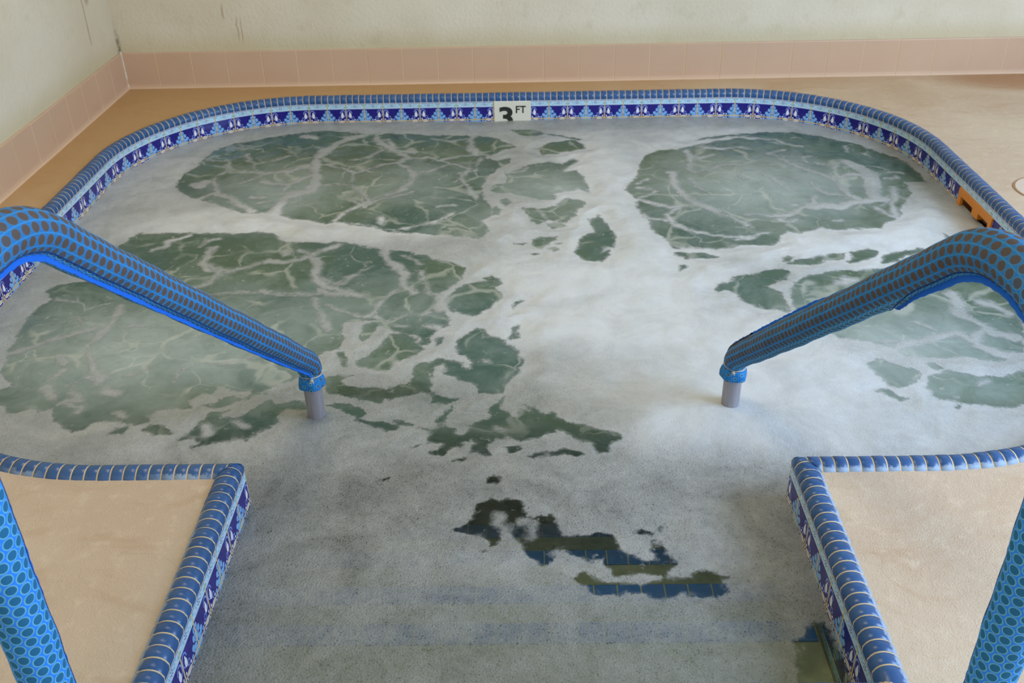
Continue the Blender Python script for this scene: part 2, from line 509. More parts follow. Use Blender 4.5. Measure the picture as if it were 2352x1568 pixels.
# open water between the foam, outlines in plan (mm)
HOLES='''
-1279,3344 -1288,3408 -1283,3474 -1261,3530 -1247,3636 -1223,3746 -1173,3795 -1068,3856 -942,3910 -825,3936 -687,3911 -671,3863 -615,3887 -728,3916 -654,3876 -509,3890 -353,3847 -201,3848 -109,3800 -49,3745 -31,3710 -77,3663 -134,3601 -105,3568 -59,3597 -48,3549 -103,3460 -140,3388 -153,3304 -140,3221 -106,3078 -115,3042 -143,2995 -112,2912 -163,2869 -227,2893 -306,2908 -385,2922 -459,2936 -488,2972 -593,3011 -364,2914 -472,2961 -556,2978 -639,3034 -668,2999 -735,3043 -795,3059 -851,3088 -900,3100 -918,3096 -977,3103 -1029,3123 -1073,3173 -1130,3210 -1196,3247
-7,3104 58,3092 128,3136 145,3175 191,3163 217,3123 178,3068 172,3023 141,2984 122,2980 71,3008 67,2982 44,2969 15,2993 4,3075
77,2973 122,2984 139,2953 87,2937
-110,3098 -99,3126 -72,3087 -82,3041 -109,3042
-88,3174 -65,3188 -42,3153 -61,3115
52,3675 97,3735 201,3769 234,3716 244,3666 208,3655 129,3616 77,3612 61,3662
-64,3456 20,3520 101,3540 142,3515 191,3571 211,3547 166,3480 147,3435 198,3444 218,3367 229,3241 197,3273 188,3263 115,3215 106,3166 59,3168 -3,3200 -50,3232 -109,3245 -111,3317 -63,3336
-50,3914 10,3918 56,3909 91,3853 46,3829 -13,3845
91,3860 237,3780 223,3772 100,3837
212,2994 250,3043 263,2992 278,2948 288,2887 282,2781 271,2765 261,2726 237,2689 200,2702 174,2718 158,2742 171,2793 178,2849 198,2890 224,2906 227,2941
24,2855 53,2879 107,2877 103,2852 70,2820 45,2793 24,2802
76,2796 101,2795 112,2771 93,2759
95,2823 119,2819 109,2811
13,2752 47,2747 30,2737
-33,2828 3,2832 -5,2815
465,2663 489,2666 488,2636 469,2622
-151,2946 -117,2927 -127,2894 -148,2869
438,3512 461,3574 526,3635 596,3648 664,3678 716,3709 768,3740 871,3787 961,3844 1101,3829 1205,3771 1299,3689 1360,3604 1418,3522 1433,3468 1440,3408 1437,3279 1365,3282 1348,3188 1298,3099 1247,2990 1206,2956 1155,2900 1019,2894 964,2919 931,2886 889,2871 851,2889 822,2867 805,2813 774,2782 712,2795 648,2775 591,2767 528,2780 468,2782 451,2836 422,2904 408,2998 389,3097 390,3161 363,3255 379,3310 411,3365 431,3452
649,3729 739,3780 859,3817 961,3844 949,3818 855,3793 736,3759
472,2750 522,2743 563,2742 604,2709 557,2701 497,2698 470,2729
464,2658 484,2668 492,2648 474,2629
561,2540 578,2540 610,2548 619,2576 661,2589 723,2611 770,2619 791,2599 774,2562 704,2522 721,2499 733,2480 740,2402 737,2368 715,2364 681,2378 645,2404 611,2440 616,2466 582,2512 557,2495
763,2497 819,2570 893,2601 1006,2611 1110,2618 1505,2647 1276,2124 1209,2101 1168,2091 1128,2114 1094,2114 1026,2113 977,2124 958,2146 931,2169 880,2193 828,2216 817,2232 772,2304 744,2353 748,2404 754,2455
865,2092 909,2101 938,2076 981,2048 973,2015 926,1983 892,1991 882,2017 877,2057
995,2028 1057,2046 1125,2031 1176,2023 1246,2055 1306,2067 1238,1919 1184,1914 1147,1897 1074,1905 1027,1918 987,1925 973,1976
1007,2082 1032,2088 1037,2060 1017,2047
848,1966 887,1975 907,1939 891,1933 868,1950
1025,1906 1036,1905 1030,1890 1021,1894
792,2698 817,2707 833,2696 809,2672 791,2673
796,2657 866,2685 916,2704 991,2727 981,2692 913,2674 884,2650 838,2646
1006,2732 1066,2750 1092,2729 1074,2688 1031,2665 983,2651 975,2672 1006,2701
1112,2707 1181,2736 1243,2744 1242,2729 1197,2705 1167,2695 1131,2656 1084,2648 1097,2688
1341,2849 1351,2826 1354,2783 1335,2784
-1357,2103 -1386,2213 -1409,2346 -1414,2456 -1393,2500 -1428,2575 -1394,2602 -1324,2619 -1322,2855 -1308,2899 -1278,2955 -1179,2957 -1024,2935 -970,2933 -872,2943 -825,2931 -779,2873 -737,2855 -659,2852 -618,2865 -564,2854 -483,2819 -366,2788 -292,2738 -219,2685 -182,2663 -183,2595 -236,2522 -252,2505 -241,2469 -242,2416 -210,2365 -211,2316 -246,2293 -256,2262 -257,2223 -280,2216 -291,2255 -300,2263 -359,2288 -393,2305 -422,2338 -451,2339 -505,2340 -511,2324 -506,2268 -493,2260 -491,2199 -528,2185 -548,2164 -587,2058 -619,2045 -645,1993 -683,2000 -726,2008 -755,2022 -785,2036 -810,1990 -839,1965 -812,1933 -881,1923 -901,1875 -935,1869 -1011,1883 -1037,1878 -1049,1854 -1074,1846 -1111,1867 -1147,1904 -1159,1941 -1185,1917 -1211,1942 -1232,1924 -1260,1931 -1297,1963 -1340,2009 -1326,2028 -1294,2041
-237,2468 -213,2503 -177,2557 -155,2566 -81,2592 -67,2554 -93,2536 -70,2481 -103,2412 -143,2367 -181,2372 -212,2398 -231,2442
-453,2322 -419,2346 -393,2337 -414,2305 -420,2258 -433,2235 -448,2259
-443,2140 -409,2175 -392,2227 -377,2273 -334,2279 -295,2247 -284,2216 -266,2193 -288,2172 -314,2158 -342,2130 -354,2102 -383,2092 -439,2111
-247,2254 -224,2261 -222,2230 -240,2215
-492,2177 -481,2184 -462,2112 -479,2119
-186,2237 -156,2275 -141,2298 -116,2297 -99,2257 -59,2241 -27,2195 -12,2129 -19,2073 -53,2027 -56,1994 -85,1982 -114,1989 -127,2022 -169,2049 -184,2063 -211,2071 -206,2105 -218,2120 -233,2113 -234,2078 -242,2038 -235,1991 -216,1972 -168,1971 -199,1940 -232,1947 -230,1972 -261,1992 -296,1980 -342,1965 -373,1950 -404,1966 -457,1977 -498,2004 -509,2051 -494,2071 -441,2073 -468,2050 -457,2029 -403,2015 -348,2014 -302,2032 -286,2066 -297,2108 -284,2128 -228,2149 -177,2133 -144,2097 -146,2132 -163,2169 -184,2191
-39,2303 -15,2318 -27,2248 -43,2240
-32,2445 -2,2453 -36,2410
-58,1970 -57,1926 -36,1889 -22,1877 -20,1916 -7,1916 7,1900 -4,1931 21,1927 42,1896 56,1902 66,1875 121,1856 188,1825 214,1813 222,1785 191,1780 179,1753 162,1745 144,1776 124,1793 91,1810 74,1822 50,1814 29,1795 -8,1787 -32,1790 -46,1810 -49,1791 -73,1791 -89,1764 -82,1739 -98,1740 -112,1748 -125,1751 -126,1767 -115,1781 -127,1801 -144,1790 -146,1773 -169,1760 -182,1741 -201,1739 -229,1753 -200,1760 -199,1780 -222,1786 -232,1792 -232,1834 -265,1846 -294,1859 -299,1841 -326,1833 -359,1848 -405,1879 -377,1878 -344,1872 -301,1860 -317,1880 -296,1880 -273,1861 -228,1866 -211,1878 -198,1898 -199,1911 -179,1935 -181,1904 -200,1875 -199,1851 -174,1842 -166,1827 -149,1818 -143,1838 -147,1850 -123,1867 -99,1878 -82,1933
-45,1771 -8,1770 -8,1754 -38,1752
2,1735 22,1748 59,1755 86,1763 102,1757 125,1741 98,1733 72,1742 45,1737 18,1729
-167,1722 -135,1732 -154,1718
-266,1767 -246,1775 -254,1767
-325,1655 -306,1663 -315,1653
-90,1636 -86,1651 -73,1658 -54,1656 -70,1641
-486,1942 -432,1944 -400,1921 -387,1903 -399,1891 -416,1906 -465,1923
-146,1494 -122,1511 -112,1561 -88,1584 -82,1603 -69,1593 -38,1595 -7,1583 -4,1554 5,1529 21,1529 45,1547 54,1531 59,1504 68,1486 112,1479 154,1480 171,1467 180,1437 202,1420 224,1408 240,1403 252,1407 241,1432 241,1457 266,1448 278,1427 294,1398 277,1375 261,1365 205,1366 162,1365 144,1389 145,1405 122,1401 94,1422 66,1435 45,1435 50,1410 38,1390 -8,1411 -22,1440 -34,1466 -43,1488 -55,1488 -55,1453 -70,1454 -97,1475 -142,1485
88,1358 101,1377 120,1369 139,1351 175,1349 216,1339 250,1340 260,1351 298,1363 341,1382 360,1366 382,1359 370,1342 375,1335 366,1316 344,1305 284,1306 266,1295 226,1303 186,1316 166,1309 117,1323 101,1342
211,1479 227,1494 246,1474 242,1466
260,1492 275,1496 268,1483
-96,1439 -84,1437 -90,1431
-91,1637 -83,1657 -58,1652 -77,1640
466,1196 474,1206 480,1208 490,1220 493,1230 502,1235 511,1246 533,1245 538,1225 543,1185 538,1097 449,1098 451,1105 462,1122 465,1141 463,1162 464,1183
-767,1783 -752,1808 -769,1819 -783,1820 -813,1815 -793,1831 -786,1855 -767,1902 -764,1917 -718,1931 -735,1913 -731,1898 -705,1894 -683,1906 -667,1930 -645,1961 -628,1967 -613,1948 -579,1960 -542,1956 -537,1927 -585,1935 -600,1904 -587,1874 -613,1851 -645,1808 -667,1815 -681,1812 -704,1796 -735,1785
-799,1939 -755,1964 -760,1983 -729,1976 -688,1988 -681,1975 -722,1950 -758,1935
-819,2023 -805,2040 -782,2022 -778,1996 -804,1997
-902,1845 -901,1875 -864,1868 -835,1832 -871,1824
-982,1832 -981,1859 -944,1864 -948,1835
-1424,2574 -1413,2593 -1390,2592 -1376,2545 -1400,2527
-130,2594 -99,2607 -81,2592 -98,2564'''
# foam streaks: width (mm) then plan points (mm)
STREAKS='''
42 -659,3876 -741,3813 -788,3713 -808,3628 -792,3510 -770,3386 -767,3302 -816,3262 -852,3224 -856,3165 -865,3098
12 -764,3354 -694,3351 -625,3327 -573,3242 -543,3191 -512,3230 -457,3268 -423,3329 -417,3437 -439,3494 -487,3554 -426,3598
12 -751,3542 -695,3517 -636,3458 -583,3500 -529,3544 -487,3554
8 -636,3458 -638,3359
14 -543,3191 -577,3154 -613,3107 -643,3035
10 -531,3191 -470,3208 -395,3256
14 -577,3154 -533,3171 -559,3134
8 -1243,3624 -1205,3610 -1142,3601
26 -1102,3478 -1049,3487 -980,3461 -900,3480 -826,3534
14 -980,3461 -1007,3396 -1039,3355
12 -1077,3604 -1034,3567 -968,3599 -923,3657
12 -1108,3642 -1092,3665 -1050,3579
8 -1161,3447 -1132,3479 -1134,3571
45 -1193,3351 -1208,3373 -1184,3393
28 -1161,3236 -1120,3275 -1094,3253
22 -1094,3253 -1046,3221 -1002,3170 -941,3111
14 -1156,3425 -1132,3338 -1094,3253
20 -961,3373 -917,3360 -861,3347 -824,3410 -790,3453
16 -861,3347 -874,3255
16 -968,3228 -929,3232
10 -941,3178 -893,3196
8 -1041,3579 -1025,3508 -980,3461
7 -913,3360 -966,3395
30 -907,3874 -859,3865
16 -605,3807 -551,3817 -501,3687 -432,3659
20 -602,3895 -599,3824 -532,3717 -439,3599
18 -439,3599 -486,3553 -441,3505 -407,3444 -410,3357 -431,3287 -493,3222 -553,3159
14 -450,3599 -359,3611 -322,3577 -274,3544 -348,3471 -402,3443
14 -322,3577 -250,3622 -164,3634 -134,3617
14 -274,3544 -204,3480 -233,3392 -208,3320 -188,3237 -171,3196
34 -207,3840 -217,3788 -193,3636
20 -60,3662 -134,3601
20 -134,3195 -132,3303 -123,3373 -91,3415 9,3516
14 -621,3201 -561,3146 -532,3158
10 -301,3124 -240,3134
16 -482,3043 -481,2995
12 -403,2957 -341,2978 -269,3023 -246,3059
12 -374,3813 -288,3774 -229,3806
10 -550,3718 -614,3623 -680,3594
8 -246,3437 -186,3464 -163,3602
6 50,3083 71,3008
18 239,2758 258,2782 275,2773
22 -109,3235 -134,3276 -129,3382 -84,3434 -22,3511 101,3563 170,3584
10 15,3486 -2,3442 -64,3434
16 156,3435 190,3456 232,3534
14 111,3206 155,3224 196,3253
18 655,3729 783,3757 865,3787 938,3766 1010,3746 1053,3676 1085,3666
15 708,3659 768,3640 860,3669
15 634,3630 642,3565 679,3548 729,3577
20 642,3565 621,3444 633,3399 692,3426 738,3468 804,3466
28 535,3403 552,3402 542,3289 560,3193 572,3141 615,3088 654,3049
14 652,3037 702,2987 726,2962 731,2939
10 605,3357 611,3258 654,3203
8 405,3308 453,3349
9 406,3267 461,3237 446,3198 402,3173
14 395,3161 457,3120 500,3093 547,3103 513,3080 477,3032 492,2959 546,2900 617,2864 671,2850 724,2854
10 398,3047 414,3010 470,2984
22 966,3551 1004,3472 1051,3395 1105,3335 1124,3251 1132,3170 1161,3130
48 1214,3493 1247,3416 1266,3371 1250,3287 1212,3180 1211,3128
12 1151,3465 1192,3494 1150,3420
20 1147,3333 1187,3360 1219,3359
42 974,3074 1022,3085 1073,3070 1124,3106 1177,3117 1238,3133
20 1012,3162 991,3099 964,3075 908,3027 853,3005 748,3021
12 1027,3282 1031,3214 1061,3173 1117,3171
22 848,2982 867,2957 898,2968
8 875,3359 894,3302 915,3232 932,3191
8 787,3378 784,3335 800,3306
18 1303,3320 1347,3325
20 1305,3243 1289,3164 1250,3076 1236,3003
12 1187,3066 1206,3016 1239,2967
14 1293,3444 1330,3405
8 1258,3666 1245,3601
8 1211,3077 1247,3114
13 1101,3483 1119,3467
9 1024,2963 1050,2968
9 1297,3583 1320,3550
10 924,3460 962,3458
10 1334,3383 1382,3366
12 676,2828 728,2848 751,2870 781,2874
9 460,2793 528,2780 637,2765
12 1098,3560 1061,3546 1066,3499
12 1013,3628 945,3583 994,3549
20 946,2559 973,2548 914,2522
34 1212,2459 1213,2407 1202,2324 1229,2291 1246,2236 1294,2212
12 938,2191 1026,2167
30 966,2161 1149,2238 1180,2170 1219,2125 1276,2124
22 1275,2405 1308,2387 1328,2337
26 1228,2259 1167,2185
9 1051,2296 1093,2248
12 1135,2011 1106,1986
18 -942,2674 -898,2666 -843,2694 -800,2730 -751,2713 -703,2735 -671,2749 -653,2788 -598,2843
26 -671,2749 -642,2702 -641,2642 -620,2598 -600,2562
8 -715,2798 -690,2778 -669,2757
20 -1012,2833 -1004,2776 -1010,2722 -977,2675 -940,2667 -947,2616 -980,2567 -1012,2561
14 -1196,2823 -1160,2846 -1165,2896 -1108,2928
10 -1051,2842 -1033,2883 -1001,2899
10 -609,2612 -563,2575 -517,2624
22 -600,2562 -572,2547 -524,2518
24 -447,2805 -431,2734 -399,2694 -363,2634 -361,2555 -328,2513
22 -759,2796 -752,2780
5 -471,2689 -501,2660 -517,2624
22 -604,2534 -579,2514 -540,2513 -476,2493
16 -612,2480 -594,2426 -566,2358 -544,2301
14 -779,2530 -722,2510 -650,2499 -601,2515
10 -602,2599 -580,2570 -541,2578 -512,2625
14 -567,2443 -512,2390 -451,2367 -424,2388 -419,2447 -390,2500 -376,2527
12 -422,2371 -386,2345 -336,2385
10 -382,2762 -361,2740 -325,2698
12 -321,2648 -301,2571 -282,2496 -251,2487
26 -246,2469 -245,2399
10 -293,2367 -273,2383
15 -280,2318 -239,2308
12 -362,2320 -330,2319
18 -112,2147 -104,2144
20 -1002,2833 -1007,2728 -942,2675
14 -972,2570 -947,2626 -902,2664 -838,2702
26 -991,2561 -955,2588
22 -1173,2458 -1158,2356 -1171,2268 -1177,2230 -1148,2162 -1122,2105 -1081,2056
10 -1261,2384 -1233,2333
14 -1380,2197 -1336,2226 -1277,2279 -1201,2324
10 -1116,2330 -1060,2337
22 -1237,2179 -1210,2142
10 -914,2486 -943,2514 -806,2528 -629,2513
8 -1379,2509 -1310,2489
22 -1209,2073 -1193,2107
12 -1121,2071 -1085,2056
26 -1212,2032 -1180,1992
22 -1058,2012 -1024,2002
12 -1024,2075 -984,2095
14 -1134,1959 -1089,1940 -1092,1927
14 -1153,1953 -1139,1972 -1097,1978
8 -879,2038 -896,2093 -850,2134 -790,2125 -720,2159
14 -995,1919 -970,1900
28 -893,1905 -854,1916
10 -1148,2051 -1137,2004 -1099,1984
20 -693,1876 -666,1852
22 -763,1860 -749,1836
18 -259,1857 -225,1854
16 -73,1840 -58,1836
17 -62,1542 -68,1515 -52,1497 -40,1453
12 -10,1514 17,1513 2,1474'''
MURK=[(-0.885,3.279,0.3,0.3,0.7),(0.073,3.28,0.22,0.22,0.8),(0.834,3.269,0.42,0.38,0.95),(-0.435,3.342,0.25,0.25,0.5),(-1.023,2.211,0.5,0.33,1.0),(0.959,2.182,0.35,0.3,0.9),(0.217,3.082,0.2,0.15,0.4),(-0.08,3.021,0.3,0.2,0.4),(-0.599,2.387,0.25,0.2,0.55),(-0.382,2.431,0.3,0.2,0.35)]
CLEAR=[(0.03,1.433,0.5,0.22,1.0),(0.235,1.348,0.5,0.2,1.0),(-0.096,1.352,0.5,0.16,1.0),(0.501,1.168,0.3,0.25,1.0),(0.062,1.173,0.5,0.25,1.0),(-0.323,1.197,0.4,0.25,1.0),(-0.377,1.991,0.25,0.06,0.5),(1.558,3.563,0.12,0.12,0.6)]
DENS=[(-0.74,3.01,0.5,0.1,1.0),(0.288,3.231,0.14,0.4,1.0),(0.25,2.571,0.25,0.2,1.0),(0.315,2.221,0.3,0.2,1.0),(0.96,2.815,0.45,0.1,1.0),(1.26,2.773,0.3,0.2,1.0),(0.158,2.117,0.2,0.08,0.5),(-0.276,1.951,0.35,0.08,0.35),(-0.115,1.893,0.3,0.06,0.4),(0.43,2.07,0.3,0.15,0.95),(0.605,1.878,0.35,0.12,0.95),(0.941,1.819,0.35,0.12,0.75),(-0.262,1.794,0.3,0.06,0.5),(-0.92,1.807,0.4,0.04,0.6),(-1.572,3.476,0.2,0.3,0.8),(-0.549,3.941,0.9,0.05,0.55),(0.692,3.749,0.2,0.1,0.85),(-1.502,3.075,0.2,0.15,0.7),(-0.196,1.581,0.5,0.12,0.3),(0.267,1.615,0.3,0.1,0.45),(0.418,1.44,0.25,0.1,0.45),(-0.416,1.28,0.2,0.2,0.3),(-0.091,1.194,0.6,0.12,0.15),(0.369,1.188,0.3,0.12,0.2),(-1.571,2.745,0.15,0.15,0.5)]
# ---------------------------------------------------------------- layout (metres; deck top is z = 0)
XL, XR, YF, YB, RAD = -1.523, 1.473, 1.585, 4.02, 0.65
CL, CR, CF = -0.588, 0.542, 1.024
WALL_X, WALL_Y = -1.74, 4.24
T = 4.211 / 54
WATER = -0.106
COPW = 0.048
def arc(cx, cy, a0, a1, n=28):
    return [(cx + RAD * math.cos(math.radians(a0 + (a1 - a0) * i / n)), cy + RAD * math.sin(math.radians(a0 + (a1 - a0) * i / n))) for i in range(n + 1)]
main_path = [(CL, YF), (XL + RAD, YF)] + arc(XL + RAD, YF + RAD, 270, 180)[1:] + [(XL, YB - RAD)] + arc(XL + RAD, YB - RAD, 180, 90)[1:] \
    + [(XR - RAD, YB)] + arc(XR - RAD, YB - RAD, 90, 0)[1:] + [(XR, YF + RAD)] + arc(XR - RAD, YF + RAD, 360, 270)[1:] + [(CR, YF)]
OUTLINE = [(CL, CF)] + main_path + [(CR, CF)]
RUNS = [[(CL, CF), (CL, YF)], main_path, [(CR, YF), (CR, CF)], [(CR, CF), (CL, CF)]]

def offset_pt(prev, p, nxt, d):
    # offset to the left of travel (towards the deck)
    def nrm(a, b):
        v = Vector((b[0] - a[0], b[1] - a[1])).normalized()
        return Vector((-v.y, v.x))
    ns = []
    if prev is not None: ns.append(nrm(prev, p))
    if nxt is not None: ns.append(nrm(p, nxt))
    n = sum(ns, Vector((0, 0))).normalized()
    k = 1.0 / max(0.5, n.dot(ns[0]))
    return Vector(p) + n * d * k

# corner normals shared between neighbouring runs -> mitred joints
def run_frames(i):
    r = RUNS[i]
    before = RUNS[i - 1][-2]; after = RUNS[(i + 1) % 4][1]
    fr = []
    for j, p in enumerate(r):
        a = r[j - 1] if j > 0 else before
        b = r[j + 1] if j < len(r) - 1 else after
        n = (offset_pt(a, p, b, 1.0) - Vector(p))
        fr.append((Vector(p), n))
    s = [0.0]
    for j in range(1, len(r)): s.append(s[-1] + (fr[j][0] - fr[j - 1][0]).length)
    return fr, s
def sample(fr, s, q):
    for j in range(1, len(s)):
        if q <= s[j] + 1e-9 or j == len(s) - 1:
            t = (q - s[j - 1]) / (s[j] - s[j - 1])
            return fr[j - 1][0].lerp(fr[j][0], t), fr[j - 1][1].lerp(fr[j][1], t)

MITRE = [(-1, 1), (1, 1), (1, -1), (-1, -1)]
CRN = {}
for i in range(4):
    fr, s = run_frames(i)
    e0 = (fr[1][0] - fr[0][0]).normalized(); e1 = (fr[-1][0] - fr[-2][0]).normalized()
    CRN[i] = (fr[0][0], e0, Vector((-e0.y, e0.x)), fr[-1][0], e1, Vector((-e1.y, e1.x)), s[1], s[-1] - s[-2])
def straight_sample(fr, s, q, c):
    if q <= c[6]: return c[0] + c[1] * q, c[2]
    if q >= s[-1] - c[7]: return c[3] + c[4] * (q - s[-1]), c[5]
    return sample(fr, s, q)
# ---------------------------------------------------------------- room
def wall_panel(name, x0, x1, y0, y1, z0, z1, mat):
    bm = bmesh.new(); box(bm, x0, x1, y0, y1, z0, z1)
    return link(name, bm_mesh(name, bm), mat, kind='structure')
wall_panel('wall_back', WALL_X - 0.12, 3.6, WALL_Y, WALL_Y + 0.12, -0.05, 2.7, M_WALL_B)
wall_panel('wall_left', WALL_X - 0.12, WALL_X, -1.2, WALL_Y, -0.05, 2.7, M_WALL_L)

wall_panel('ceiling', WALL_X - 0.12, 3.6, -0.2, WALL_Y + 0.12, 2.7, 2.75, M_WALL_B)
def baseboard(name, origin, d, n, start, count, pitch, h=0.155):
    """tiles set along direction d from origin, face normal n, over a grout backing"""
    o = Vector(origin); d = Vector(d); n = Vector(n)
    verts, faces, mats = [], [], []
    prof = [(0.0, 0.0145), (0.006, 0.0105), (0.016, 0.0090), (h - 0.004, 0.0080), (h - 0.001, 0.0070), (h, 0.0045), (h, 0.0)]
    prof0 = [(a, max(0.0, b - 0.0009)) for a, b in prof]
    def ring(s, pf):
        b = len(verts)
        for (z, t) in pf: verts.append(o + d * s + n * t + Vector((0, 0, z)))
        return b
    k = len(prof)
    rnd = random.Random(3)
    for i in range(count):
        s0 = start + i * pitch; s1 = s0 + pitch
        j = rnd.uniform(-0.0006, 0.0006)
        g = 0.0032
        tl = [(s0, prof0, 0), (s0 + g * .5, prof0, 1), (s0 + g, [(a, b + j) for a, b in prof], 1), (s1 - g * .5, [(a, b + j) for a, b in prof], 0), (s1, prof0, 0)]
        rs = [ring(s, pf) for s, pf, _ in tl]
        for q in range(len(rs) - 1):
            for w in range(k - 1):
                faces.append((rs[q] + w, rs[q] + w + 1, rs[q + 1] + w + 1, rs[q + 1] + w))
                mats.append(1 if q in (0, 3) else 0)
    me = mesh(name, verts, faces)
    me.materials.append(M_PINK); me.materials.append(M_GROUT)
    me.polygons.foreach_set('material_index', mats)
    ob = link(name, me, kind='structure')
    return ob
bp_, s1_ = 0.1525, -1.597
n_left = 1
baseboard('baseboard_back', (0, WALL_Y, 0), (1, 0, 0), (0, -1, 0), s1_ - bp_ + 0.012, 34, bp_)
baseboard('baseboard_left', (WALL_X, 0, 0), (0, 1, 0), (1, 0, 0), WALL_Y - 0.009 - 32 * bp_, 32, bp_)
# caulked corner
bm = bmesh.new()
rnd = random.Random(2)
prev = None
for i in range(15):
    z = 0.002 + i * 0.0115
    w = 0.0065 + rnd.uniform(-0.002, 0.0025)
    cx_, cy_ = WALL_X + 0.006, WALL_Y - 0.006
    ring = [bm.verts.new((cx_ + w * math.cos(t), cy_ + w * math.sin(t), z)) for t in [math.radians(a) for a in (190, 225, 260, 290, 315, 340, 10, 35)]]
    if prev:
        for a in range(len(ring) - 1): bm.faces.new((prev[a], prev[a + 1], ring[a + 1], ring[a]))
    prev = ring
link('trim_1', bm_mesh('trim_1', bm, True), M_CAULK, kind='structure')

# deck with the tub cut out of it
outer_pts = [Vector((WALL_X, -1.2, 0)), Vector((3.6, -1.2, 0)), Vector((3.6, WALL_Y, 0)), Vector((WALL_X, WALL_Y, 0))]
hole = []
for i in range(4):
    fr, s = run_frames(i)
    for (p, n) in fr[:-1]: hole.append(Vector((*(p + n * (COPW - 0.003)), 0)))
tris = tessellate_polygon([outer_pts, hole])
allv = outer_pts + hole
bm = bmesh.new()
vs = [bm.verts.new(v) for v in allv]
for t in tris:
    try: bm.faces.new([vs[i] for i in t])
    except ValueError: pass
bmesh.ops.recalc_face_normals(bm, faces=bm.faces)
if sum(f.normal.z for f in bm.faces) < 0: bmesh.ops.reverse_faces(bm, faces=bm.faces)
nb = len(hole)
lo = [bm.verts.new((v.x, v.y, -0.12)) for v in hole]
for i in range(nb):
    j = (i + 1) % nb
    bm.faces.new((vs[4 + i], vs[4 + j], lo[j], lo[i]))
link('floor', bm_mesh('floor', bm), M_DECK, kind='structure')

# ---------------------------------------------------------------- the tub
tub = empty('hot_tub', (0, 2.8, 0), label='in-ground hot tub edged in blue bullnose tile with a stepped entry channel', cat='hot tub')
# coping: bullnose pieces about 26 mm wide with sunken grout lines
CPROF = [(0.0, -0.0170), (-0.0012, -0.0060), (0.0020, 0.0030), (0.0075, 0.0088), (0.0150, 0.0120), (0.0230, 0.0128), (0.0310, 0.0112), (0.0390, 0.0072), (0.0445, 0.0028), (0.0480, -0.0010), (0.0480, -0.0120)]
cl_ = [0.0]
for i in range(1, len(CPROF)): cl_.append(cl_[-1] + math.hypot(CPROF[i][0] - CPROF[i - 1][0], CPROF[i][1] - CPROF[i - 1][1]))
verts, faces, uv = [], [], []
rnd = random.Random(7)
ubase = 0
for i in range(4):
    fr, s = run_frames(i)
    L = s[-1]; npc = round(L / (T / 3)); pl = L / npc
    for k in range(npc):
        jit = rnd.uniform(-0.0006, 0.0006)
        first = len(verts)
        cuts = [(0.0, -0.0013), (0.085, -0.0013), (0.12, jit), (0.55, jit + 0.0002), (0.965, jit), (1.0, -0.0013)]
        for (f, d) in cuts:
            sq = (k + f) * pl
            for (c, q) in zip(CPROF, cl_):
                out_n = Vector((c[0] - 0.024, c[1] + 0.010)); ln = max(out_n.length, 1e-6)
                off = d
                w = c[0] + out_n.x / ln * off; zz = c[1] + out_n.y / ln * off
                if c[1] < -0.001: w, zz = c[0], c[1]
                # mitre: clip against an inner corner, run on past an outer one
                q1 = sq
                if MITRE[i][0] > 0: q1 = max(q1, w)
                elif k == 0 and f == 0.0: q1 = -w
                if MITRE[i][1] > 0: q1 = min(q1, L - w)
                elif k == npc - 1 and f == 1.0: q1 = L + w
                p, nn = straight_sample(fr, s, q1, CRN[i])
                pos = p + nn * w
                verts.append((pos.x, pos.y, zz)); uv.append((ubase + k + min(f, 0.9999) * 1.0, q / cl_[-1]))
        m_ = len(CPROF)
        for a in range(len(cuts) - 1):
            for b in range(m_ - 1):
                q = first + a * m_ + b
                faces.append((q, q + 1, q + m_ + 1, q + m_))
    ubase += npc
me = mesh('coping', verts, faces, uv, smooth=True)
link('coping', me, M_COPING, tub, label='blue bullnose coping tiles with cream grout')

# waterline tile band, two rows, the lower one mirrored; a slot is left open for the skimmer
SK_Y0, SK_Y1, SK_Z = 2.825, 3.078, -0.0415
Z0 = -0.0165
verts, faces, uv = [], [], []
Ltot = 0.0
for i in range(4):
    fr, s = run_frames(i)
    L = s[-1]
    stops = sorted(set([round(q, 5) for q in s] + ([round(s[j] + t * (s[j + 1] - s[j]), 5) for j in range(len(s) - 1) for t in ()])))
    if i == 1:
        extra = []
        for yy in (SK_Y0, SK_Y1):
            for j in range(1, len(s)):
                a, b = fr[j - 1][0], fr[j][0]
                if abs(a.x - XR) < 1e-3 and abs(b.x - XR) < 1e-3 and min(a.y, b.y) <= yy <= max(a.y, b.y):
                    extra.append(s[j - 1] + (a.y - yy) / (a.y - b.y) * (s[j] - s[j - 1]))
        stops = sorted(stops + extra)
    u0 = {0: -round(L / T, 4) + 0.0, 1: 0.0}.get(i, 0.0)
    if i == 2: u0 = 0.0
    rows = []
    for q in stops:
        p, n = sample(fr, s, q)
        b = len(verts)
        for zz in (Z0, SK_Z, Z0 - 2 * T):
            verts.append((p.x, p.y, zz)); uv.append((u0 + q / T + 200, (Z0 - zz) / T))
        rows.append((b, p))
    for (a, pa), (b, pb) in zip(rows, rows[1:]):
        faces.append((a, a + 1, b + 1, b))
        inside = i == 1 and abs(pa.x - XR) < 1e-3 and abs(pb.x - XR) < 1e-3 and SK_Y0 - 1e-4 <= min(pa.y, pb.y) and max(pa.y, pb.y) <= SK_Y1 + 1e-4
        if not inside: faces.append((a + 1, a + 2, b + 2, b + 1))
me = mesh('waterline_tiles', verts, faces, uv)
link('waterline_tiles', me, M_WATERLINE, tub, label='navy and pale blue painted tiles under the coping')

